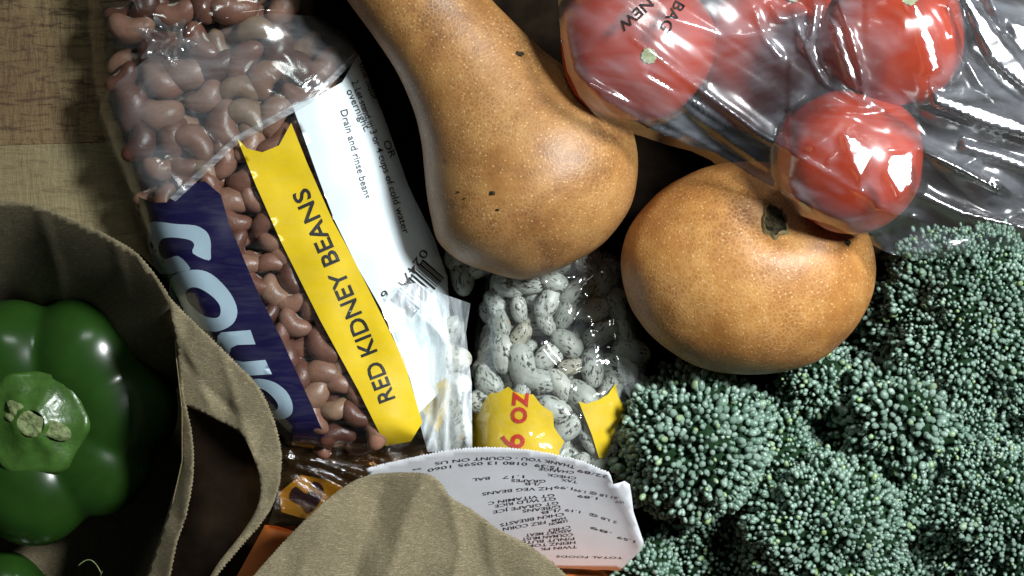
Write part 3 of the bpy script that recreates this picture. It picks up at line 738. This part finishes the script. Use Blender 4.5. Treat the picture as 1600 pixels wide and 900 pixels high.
# ------------------------------------------------------------------ things inside the paper bag
cp = empty('cellophane_package', P(540, 790, -30), 'crinkled clear cellophane packet, tinted for warm light, inside the paper bag', 'packet')
CO = [(425, 690), (470, 690), (560, 712), (700, 700), (740, 760), (720, 900), (520, 960), (420, 960), (400, 900), (412, 840), (432, 780), (440, 720)]
def hcel(x, y):
    h = 40 + 22 * abs(noise.noise(Vector(((x + y * 1.4) / 120, (x - 1.6 * y) / 60, 1)))) 
    for pl, a, w in [([(436, 712), (500, 722), (560, 745), (640, 765)], 26, 7), ([(446, 722), (500, 745), (545, 768)], 22, 6), ([(430, 800), (480, 808), (520, 806)], 26, 6), ([(430, 818), (500, 818)], 20, 5), ([(450, 700), (500, 705), (560, 712), (600, 720)], 24, 8), ([(305, 720), (350, 760), (392, 800)], 24, 8), ([(300, 680), (330, 700)], 20, 7)]:
        h += a * math.exp(-line_dist(x, y, pl) / w)
    return h
patch('film', CO, hcel, M['film_warm'], cp, 6)
cl = patch('yellow_label', [(436, 770), (470, 742), (520, 752), (560, 775), (540, 815), (480, 812), (440, 800)], lambda x, y: hcel(x, y) * 0.4 - 30, M['dimmed_yellow_print'], cp, 10)
patch('dark_print', smooth_line([(470, 790), (452, 778), (462, 760), (480, 772), (490, 752), (506, 764), (496, 790), (480, 802)], 3, True), lambda x, y: hcel(x, y) * 0.4 - 30, M['navy'], cl, 6, 2)
oc = empty('orange_carton', P(420, 860, -30), 'orange carton showing between the two flaps of the paper bag', 'carton')
def hcart(x, y): return 46 + 0.12 * (y - 820)
patch('front_face', [(370, 900), (400, 846), (414, 820), (432, 822), (480, 836), (470, 850), (430, 900), (400, 990), (330, 990)], hcart, M['carton'], oc, 14, 0, 12)
rcn = empty('red_carton', P(935, 905, -30), 'rust red carton edge under the lower end of the receipt', 'carton')
patch('top_face', [(776, 880), (1006, 884), (1010, 1060), (770, 1060)], lambda x, y: 2, M['carton'], rcn, 30, 0, 36)
patch('bounce_flap', [(800, 889), (1004, 892), (1012, 960), (790, 960)], lambda x, y: 6 + 1.9 * (y - 888), M['carton'], rcn, 16, 0, 1.5)  # sloping face added to bounce orange light onto the receipt

# ------------------------------------------------------------------ peppers
def pepper(cx, cy, zc, R, rot, label, squash_y=0.9):
    root = empty('green_pepper', P(cx, cy, -235), label, 'pepper', 'green peppers in the paper bag')
    s = L(zc); c = P(cx, cy, zc)
    lobes = [(-2.05, 1.0), (-1.02, 1.06), (-0.15, 0.98), (0.75, 0.92), (1.75, 1.0), (2.95, 1.04)]
    cs = []
    for la, lm in lobes:
        cs.append((Vector((math.cos(la + rot) * 0.54 * lm, -squash_y * math.sin(la + rot) * 0.54 * lm, 0.04)), 0.47 * lm))
    cs.append((Vector((0, 0, 0)), 0.40))
    nu, nv = 160, 90; V = []; F = []
    for j in range(nv + 1):
        th = math.pi * j / nv
        for i in range(nu):
            ph = 2 * math.pi * i / nu
            u = Vector((math.sin(th) * math.cos(ph), math.sin(th) * math.sin(ph), math.cos(th)))
            ts = []
            for q, rho in cs:
                b = u.dot(q); dsc = rho * rho - q.length_squared + b * b
                ts.append(b + math.sqrt(dsc) if dsc > 0 else max(0.0, b) * 0.9)
            m = max(ts); kk = 0.022
            r = m + kk * math.log(sum(math.exp((t_ - m) / kk) for t_ in ts))
            r *= 1 + 0.02 * noise.noise(u * 3 + Vector((cx, cy, 0)) * 0.01)
            V.append(c + Vector((u.x * r, u.y * r, u.z * r * (0.86 if u.z > 0 else 1.15))) * R * s)
    for j in range(nv):
        for i in range(nu): F.append((j * nu + i, (j + 1) * nu + i, (j + 1) * nu + (i + 1) % nu, j * nu + (i + 1) % nu))
    body = mesh_obj('body', V, F, M['pepper'], root)
    sub = body.modifiers.new('smooth', 'SMOOTH'); sub.iterations = 5
    # calyx: six-sided pad with raised rim, stem stub cut across
    V = []; F = []; ns = 48
    prof = [(1.03, -0.10), (1.02, 0.0), (0.99, 0.07), (0.93, 0.095), (0.86, 0.085), (0.6, 0.105), (0.40, 0.135), (0.32, 0.16), (0.26, 0.165)]
    hexr = lambda a: 1 / max(abs(math.cos((a * 6 / (2 * math.pi) % 1 - 0.5) * 2 * math.pi / 6)), 0.91)
    cc = c + Vector((-0.0 * R, 0.0, 0.335 * R)) * s
    for r, z in prof:
        for k in range(ns):
            a = 2 * math.pi * k / ns
            q = r * 0.385 * R * (hexr(a) * 0.98 if r > 0.5 else 1) * (1 + 0.03 * noise.noise(Vector((math.cos(a) * 2, math.sin(a) * 2, r))))
            V.append(cc + Vector((q * math.cos(a), q * math.sin(a), z * R * 0.9 + 3.0 * noise.noise(Vector((q * math.cos(a) / 22, q * math.sin(a) / 22, 0))) + 2.0 * math.cos(6 * a) * r + 0.10 * R * (1 - r * r) * 0.5)) * s)
    for i in range(len(prof) - 1):
        for k in range(ns): F.append((i * ns + k, i * ns + (k + 1) % ns, (i + 1) * ns + (k + 1) % ns, (i + 1) * ns + k))
    cal = mesh_obj('calyx', V, F, M['calyx'], root)
    V2 = []; F2 = []
    for i, (r, z) in enumerate([(0.40, 0.15), (0.33, 0.205), (0.21, 0.20), (0.10, 0.19), (0.02, 0.195)]):
        for k in range(ns):
            a = 2 * math.pi * k / ns; q = r * 0.45 * R
            q *= 1 + 0.45 * noise.noise(Vector((math.cos(a) * 1.3, math.sin(a) * 1.3, 9)))
            V2.append(cc + Vector((q * math.cos(a) * 1.25 - q * math.sin(a) * 0.3, q * math.sin(a) * 0.72 - q * math.cos(a) * 0.3, z * R * 0.9 + 3 * noise.noise(Vector((q * math.cos(a) / 7, q * math.sin(a) / 7, 5))))) * s)
    F2.append(tuple(4 * ns + k for k in range(ns)))
    for i in range(4):
        for k in range(ns): F2.append((i * ns + k, i * ns + (k + 1) % ns, (i + 1) * ns + (k + 1) % ns, (i + 1) * ns + k))
    mesh_obj('stem_stub', V2, F2, M['stem_cut'], cal)
    return root
pepper(74, 655, -80, 208, 0.0, 'whole glossy green pepper with its cut stem facing up')
pepper(-8, 992, -120, 138, 0.7, 'mostly hidden green pepper at the bottom of the paper bag')
th = tube('curl', [P(122 + 36 * t, 884 - 10 * math.sin(t * 3.1) + 12 * t ** 4, 40 + 3 * t) for t in [i / 14 for i in range(15)]] + [P(160, 892, 42), P(157, 899, 41)], 0.8 * K, M['stem_cut'], None, 6)
tag(th, 'short thin pale curl below the green pepper', 'curl')  # small pale curved line, built as a thin tube

# ------------------------------------------------------------------ tomatoes and their bag
def tomato(cx, cy, z, r, scar, label):
    c = P(cx, cy, z); s = L(z)
    root = empty('tomato', c - Vector((0, 0, r * s * 0.85)), label, 'tomato', 'tomatoes in the clear produce bag')
    sx, sy = (scar[0] - cx) / r, -(scar[1] - cy) / r
    sd = Vector((sx, sy, math.sqrt(max(0.05, 1 - sx * sx - sy * sy)))).normalized()
    e1 = sd.cross(Vector((0, 1, 0.1))).normalized(); e2 = sd.cross(e1)
    def f(u):
        a = math.acos(max(-1, min(1, u.dot(sd))))
        return -0.08 * math.exp(-(a / 0.2) ** 2) + 0.03 * noise.noise(u * 1.7 + Vector((cx, cy, 0)) * 0.01) + 0.022 * math.sin(a) * math.cos(5 * math.atan2(u.dot(e2), u.dot(e1)) + cx)
    ellipsoid('body', c, (r * s, r * s, r * s * 0.9), M['tomato'], root, f, 64, 40)
    base = c + Vector((sd.x, sd.y, sd.z * 0.9)) * r * s * 0.925
    t1 = sd.cross(Vector((0, 1, 0))).normalized(); t2 = sd.cross(t1)
    V = [base + sd * 1.2 * K]; F = []
    for k in range(20):
        a = 2 * math.pi * k / 20; q = (11.5 if k % 2 else 10) * (1 + 0.25 * noise.noise(Vector((math.cos(a), math.sin(a), cx))))
        V.append(base + (t1 * math.cos(a) * q + t2 * math.sin(a) * q) * K + sd * 3 * K)
    for k in range(20): F.append((0, 1 + k, 1 + (k + 1) % 20))
    mesh_obj('stem_scar', V, F, M['scar'], root)
    return root
tomato(995, 68, 262, 122, (1008, 100), 'tomato at the left end of the produce bag under the printed words')
tomato(1395, 55, 330, 112, (1405, 8), 'upper right tomato in the produce bag with a green stem spot')
tomato(1330, 250, 305, 114, (1250, 330), 'lowest tomato in the produce bag resting above the round squash')
tomato(1195, 95, 90, 118, (1230, 0), 'dark shaded tomato in the middle of the produce bag')
tomato(1300, 20, 60, 112, (1300, -60), 'tomato buried behind the dark one in the middle of the produce bag')
TB = [(870, -80), (872, 0), (876, 60), (886, 110), (905, 150), (930, 180), (962, 202), (1000, 212), (1040, 226), (1080, 236), (1110, 250), (1150, 282), (1190, 310), (1240, 334), (1300, 352), (1350, 376), (1385, 394), (1425, 406), (1475, 402), (1530, 393), (1600, 390), (1700, 388), (1700, -80)]
TE = TB[:-2]
TT = [(995, 68, 262, 122), (1395, 55, 330, 112), (1330, 250, 305, 114), (1190, 95, 150, 118), (1290, 70, 120, 112)]
TCR = [([(990, 60), (1080, 130), (1180, 205), (1290, 268), (1400, 335)], 16, 10), ([(920, 130), (1000, 170), (1100, 225), (1200, 290), (1330, 350)], 14, 11), ([(880, 20), (900, 110), (960, 180), (1060, 215)], 10, 9),
       ([(1270, 230), (1310, 205), (1340, 225), (1380, 240), (1440, 230), (1500, 262), (1560, 285), (1580, 300)], 30, 17), ([(1322, 205), (1320, 250), (1348, 290)], 20, 13), ([(1430, 300), (1500, 330), (1600, 362), (1680, 380)], 30, 15),
       ([(1350, 300), (1400, 330), (1440, 345)], 14, 10), ([(1410, 0), (1440, 60), (1450, 120), (1500, 160), (1560, 185), (1690, 240)], 44, 26), ([(1480, 0), (1490, 60), (1530, 130), (1600, 200)], 26, 18), ([(1540, -20), (1570, 60), (1640, 150)], 26, 18),
       ([(1310, 0), (1330, 60), (1345, 110), (1350, 155)], 18, 8), ([(1240, 20), (1260, 80), (1290, 130), (1340, 158)], 14, 9), ([(1450, 120), (1446, 150), (1470, 158), (1490, 140)], 16, 8), ([(1270, 0), (1275, 40), (1262, 70)], 16, 7),
       ([(1290, 170), (1350, 178), (1440, 170), (1600, 225)], 14, 12), ([(1380, 394), (1450, 392), (1530, 386)], 10, 8), ([(940, 150), (1020, 200), (1110, 240)], 8, 6), ([(1050, 30), (1150, 60), (1230, 40)], 8, 12), ([(1000, 100), (1100, 190), (1250, 300)], 6, 8),
       ([(1180, 20), (1195, 60), (1220, 90)], 10, 6), ([(1205, 10), (1230, 30), (1255, 20)], 10, 6), ([(1500, 262), (1540, 240), (1600, 250)], 24, 12), ([(1480, 390), (1540, 350), (1620, 330)], 16, 12)]
def ht0(x, y):
    d = line_dist(x, y, TE)
    h = 268 + 118 * (1 - math.exp(-d / 72.0))
    for cx, cy, z, r in TT[:3]:
        q = 1 - ((x - cx) ** 2 + (y - cy) ** 2) / (r * r * 1.14)
        if q > 0:
            tt = z + r * 0.9 * math.sqrt(q) + 8
            k = 22; m = max(h, tt); h = m + k * math.log(math.exp((h - m) / k) + math.exp((tt - m) / k))
    h += 12 * abs(noise.noise(Vector(((x * 0.83 + y * 0.56) / 240, (x * 0.56 - y * 0.83) / 42, 2)))) + 2 * abs(noise.noise(Vector(((x * 0.83 + y * 0.56) / 90, (x * 0.56 - y * 0.83) / 14, 6))))
    h += 14 * abs(noise.noise(Vector((x / 90, y / 70, 12)))) * (1 if x > 1230 else 0.2)
    for pl, a, w in TCR:
        if min(p[0] for p in pl) - 60 < x < max(p[0] for p in pl) + 60 and min(p[1] for p in pl) - 60 < y < max(p[1] for p in pl) + 60:
            h += a * math.exp(-(line_dist(x, y, pl) / w))
    return h
FACETS = [([(1315, 215), (1335, 205), (1375, 235), (1362, 265), (1345, 292), (1325, 255)], 0.30, 22), ([(1385, 235), (1435, 232), (1432, 290), (1402, 318), (1378, 270)], 0.24, 20), ([(1446, 128), (1480, 146), (1530, 160), (1610, 190), (1640, 226), (1540, 200), (1458, 166)], 0.31, 16),
          ([(1438, 228), (1500, 255), (1560, 290), (1574, 308), (1500, 272), (1436, 240)], 0.30, 10), ([(1432, 296), (1510, 325), (1620, 354), (1640, 372), (1500, 340), (1430, 308)], 0.30, 10), ([(1416, 0), (1440, 0), (1466, 60), (1476, 112), (1452, 124), (1436, 70)], 0.29, 20),
          ([(1496, -8), (1520, -8), (1570, 60), (1620, 120), (1620, 160), (1544, 96)], 0.27, 18), ([(1268, 0), (1288, 0), (1274, 62), (1262, 66)], 0.30, 12), ([(1350, 310), (1385, 318), (1400, 332), (1370, 330)], 0.3, 8), ([(1290, 250), (1316, 226), (1318, 240), (1292, 262)], 0.26, 8),
          ([(1560, 20), (1620, 40), (1620, 90), (1590, 80)], 0.26, 14), ([(1500, 215), (1560, 232), (1640, 262), (1640, 284), (1560, 256), (1500, 236)], 0.2, 10), ([(1470, 370), (1540, 362), (1630, 372), (1630, 386), (1540, 380), (1480, 386)], 0.2, 8), ([(1290, 20), (1318, 40), (1336, 110), (1346, 150), (1326, 130), (1308, 80)], 0.2, 8),
          ([(1204, 14), (1228, 22), (1246, 10), (1240, 34), (1214, 36)], 0.2, 8), ([(1010, 108), (1080, 150), (1160, 206), (1150, 208), (1076, 160), (1006, 116)], 0.2, 8), ([(1040, 210), (1100, 232), (1150, 268), (1120, 250)], 0.28, 8)]
FACETS = [(p, t_, d_, sum(q[0] for q in p) / len(p), sum(q[1] for q in p) / len(p)) for p, t_, d_ in FACETS]
KEYPOS = Vector((0.74, 0.38, 1.15))
def glint_slope(px, py, h):
    p = P(px, py, h); hv = (KEYPOS - p).normalized() + (Vector((0, 0, HC * K)) - p).normalized()
    return hv.x / hv.z * 0.9, -hv.y / hv.z * 0.9
FACETS = [f + (ht0(f[3], f[4]) + f[2], glint_slope(f[3], f[4], 340)) for f in FACETS]
def ht(x, y):
    h = ht0(x, y)
    for p, t_, d_, cx, cy, hc, (gx, gy) in FACETS:
        if abs(x - cx) < 130 and abs(y - cy) < 90 and inside(x, y, [p]):
            w = min(1, line_dist(x, y, p + p[:1]) / 5.0); w = w * w * (3 - 2 * w)
            pl = hc - gx * (x - cx) - gy * (y - cy) + 1.6 * noise.noise(Vector((x / 22, y / 16, 3)))
            h = h * (1 - w) + max(pl, h - 24) * w
    return h
tbag = empty('produce_bag', P(1280, 150, 250), 'wrinkled clear plastic produce bag holding red tomatoes', 'plastic bag')
patch('film', TB, ht, M['film_tomato'], tbag, 5)
def tl(s, a, b, h): text_on('lettering', s, a, b, h, ht, 1.5, M['black'], tbag, None, 0.02)
tl('BAG', (1056, 0), (1030, 44), 17)
tl('NEW', (1012, -4), (964, 38), 16)

# ------------------------------------------------------------------ broccoli
def bud_geo(nu=7, nv=5):
    V = []; F = []
    for j in range(1, nv):
        th = math.pi * j / nv
        for i in range(nu):
            ph = 2 * math.pi * i / nu
            V.append((math.sin(th) * math.cos(ph), math.sin(th) * math.sin(ph), math.cos(th) * 1.28))
    V.append((0, 0, 1.12)); V.append((0, 0, -1.3))
    for j in range(nv - 2):
        for i in range(nu): F.append((j * nu + i, (j + 1) * nu + i, (j + 1) * nu + (i + 1) % nu, j * nu + (i + 1) % nu))
    for i in range(nu):
        F.append((len(V) - 2, i, (i + 1) % nu)); F.append((len(V) - 1, (nv - 2) * nu + (i + 1) % nu, (nv - 2) * nu + i))
    return V, F
BV, BF = bud_geo()
bud_me = bpy.data.meshes.new('bud'); bud_me.from_pydata(BV, [], BF); bud_me.update(); bud_me.shade_smooth(); bud_me.materials.append(M['bud'])
def broccoli(florets, others, base_r, loc, label, seed):
    rnd = random.Random(seed)
    root = empty('broccoli_head', P(*loc), label, 'broccoli', 'broccoli heads')
    allf = florets + others
    cand = []
    for fi, (cx, cy, zc, r, hgt) in enumerate(florets):
        bud_r = base_r * (1.16 if (cx, cy) in ((1080, 690), (1400, 645)) else 0.94)
        s = L(zc); c = P(cx, cy, zc)
        def rad(u):
            p = u * 2.6 + Vector((cx, cy, 0)) * 0.013
            dd, _ = noise.voronoi(p)
            p2 = u * 6.0 + Vector((cy, cx, 0)) * 0.013
            d2, _ = noise.voronoi(p2)
            return 1 + 0.26 * (0.5 - dd[0]) + 0.10 * (0.5 - d2[0])
        # core
        V = []; F = []; nu, nv = 36, 14
        for j in range(nv + 1):
            th = 0.02 + (math.pi * 0.55) * j / nv
            for i in range(nu):
                ph = 2 * math.pi * i / nu
                u = Vector((math.sin(th) * math.cos(ph), math.sin(th) * math.sin(ph), math.cos(th)))
                q = rad(u) * 0.955
                V.append(c + Vector((u.x * r * q, u.y * r * q, u.z * hgt * q)) * s)
        b0 = len(V)
        for i in range(nu):
            ph = 2 * math.pi * i / nu
            V.append(P(cx, cy, -38) + Vector((math.cos(ph), math.sin(ph), 0)) * r * 0.3 * K)
        for j in range(nv + 1):
            for i in range(nu): F.append((j * nu + i, (j + 1) * nu + i, (j + 1) * nu + (i + 1) % nu, j * nu + (i + 1) % nu))
        F.append(tuple(range(nu)))
        fl = mesh_obj('floret', V, F, M['shade_core'], root)
        n = int(2 * math.pi * r * (0.5 * r + 0.5 * hgt) / (bud_r * 1.62) ** 2)
        ga = math.pi * (3 - math.sqrt(5))
        for k in range(n):
            z = 1 - 1.12 * (k + 0.5) / n
            ph = k * ga
            rr = math.sqrt(max(0, 1 - z * z))
            u = Vector((rr * math.cos(ph), rr * math.sin(ph), z))
            u = (u + Vector((rnd.gauss(0, 1), rnd.gauss(0, 1), rnd.gauss(0, 1))) * (0.55 * bud_r / r)).normalized()
            q = rad(u) + rnd.gauss(0, 0.026)
            p = c + Vector((u.x * r * q, u.y * r * q, u.z * hgt * q)) * s
            hid = False
            for gi, (ox, oy, oz, orr, oh) in enumerate(allf):
                if gi == fi: continue
                oc_ = P(ox, oy, oz); so = L(oz); dv = (p - oc_) / so
                if (dv.x / orr) ** 2 + (dv.y / orr) ** 2 + (dv.z / oh) ** 2 < 0.80 and dv.z > -0.2 * oh: hid = True; break
            if hid or p.z < -0.01 or (u.z < 0.25 and rnd.random() < 0.5): continue
            nrm = Vector((u.x / r, u.y / r, u.z / hgt)).normalized()
            nrm = (nrm + Vector((rnd.gauss(0, 1), rnd.gauss(0, 1), rnd.gauss(0, 1))) * 0.22).normalized()
            br = bud_r * rnd.uniform(0.68, 1.15) * (0.85 + 0.35 * noise.noise(p * 90)) * s
            if rnd.random() < 0.02: br *= 1.35
            st = rnd.uniform(0.9, 1.35)
            cand.append((p, nrm, br, st, fl))
    # the buds that show largest: in frame, facing up, high
    def score(b):
        px = 800 + b[0].x / K; py = 450 - b[0].y / K
        vis = 1 if (955 < px < 1600 and 400 < py < 890) else -10
        return vis + b[1].z * b[2] / K * 0.2 + b[0].z / K * 0.002
    cand.sort(key=score, reverse=True)
    for p, n, br, st, fl in cand[:300]:
        o = bpy.data.objects.new('bud', bud_me); link(o, fl, p)
        o.rotation_mode = 'QUATERNION'; o.rotation_quaternion = n.to_track_quat('Z', 'Y'); o.scale = (br, br, br * st)
    V = []; F = []
    for p, n, br, st, fl in cand[300:]:
        R = n.to_track_quat('Z', 'Y').to_matrix() @ Matrix.Rotation(rnd.uniform(0, 6), 3, 'Z') @ Matrix.Diagonal((br, br, br * st))
        b = len(V)
        V += [p + R @ Vector(v) for v in BV]; F += [tuple(b + i for i in f) for f in BF]
    o = mesh_obj('bud_mass', V, F, M['bud'], root); o['kind'] = 'stuff'
    return root
FA = [(1080, 690, 30, 120, 170), (1278, 828, 30, 138, 190), (1130, 862, -55, 108, 110), (1200, 705, -30, 95, 130), (1400, 645, 30, 104, 160), (1010, 890, 0, 56, 70), (1275, 596, 0, 62, 100)]
FB = [(1510, 515, 10, 165, 190), (1550, 812, 30, 136, 190), (1630, 665, 10, 110, 140), (1350, 540, -85, 105, 95), (1410, 780, -10, 88, 130), (1415, 905, 10, 70, 120), (1480, 672, 0, 90, 135)]
broccoli(FA, FB, 5.1, (1180, 760, -38), 'loose broccoli head with coarse buds beside the receipt', 11)
broccoli(FB, FA, 4.5, (1520, 650, -38), 'tight broccoli head with fine buds below the tomato bag', 12)

# ------------------------------------------------------------------ blemishes on the squash skins
from mathutils.bvhtree import BVHTree
trees = {}
for px, py, r, root in blem:
    if root.name not in trees:
        body = [c for c in root.children if c.name.startswith('body')][0]
        w = WORLD[body.name]
        trees[root.name] = BVHTree.FromPolygons([v.co + w for v in body.data.vertices], [tuple(p.vertices) for p in body.data.polygons])
    o0 = Vector((0, 0, HC * K)); d = (P(px, py, 0) - o0).normalized()
    hit, nr, _, _ = trees[root.name].ray_cast(o0, d)
    if hit is None: continue
    t1 = nr.cross(Vector((0, 1, 0))).normalized(); t2 = nr.cross(t1)
    V = [hit + nr * 0.9 * K]; F = []
    for ring, hh in ((0.6, 1.2), (1.0, 0.35)):
        for k in range(14):
            a = 2 * math.pi * k / 14; q = r * ring * (1 + 0.5 * noise.noise(Vector((math.cos(a) * 2, math.sin(a) * 2, px))))
            V.append(hit + (t1 * math.cos(a) * q * 1.25 + t2 * math.sin(a) * q * 0.8 + nr * hh) * K)
    for k in range(14):
        F.append((0, 1 + k, 1 + (k + 1) % 14)); F.append((1 + k, 15 + k, 15 + (k + 1) % 14, 1 + (k + 1) % 14))
    mesh_obj('blemish', V, F, M['cork'], root)
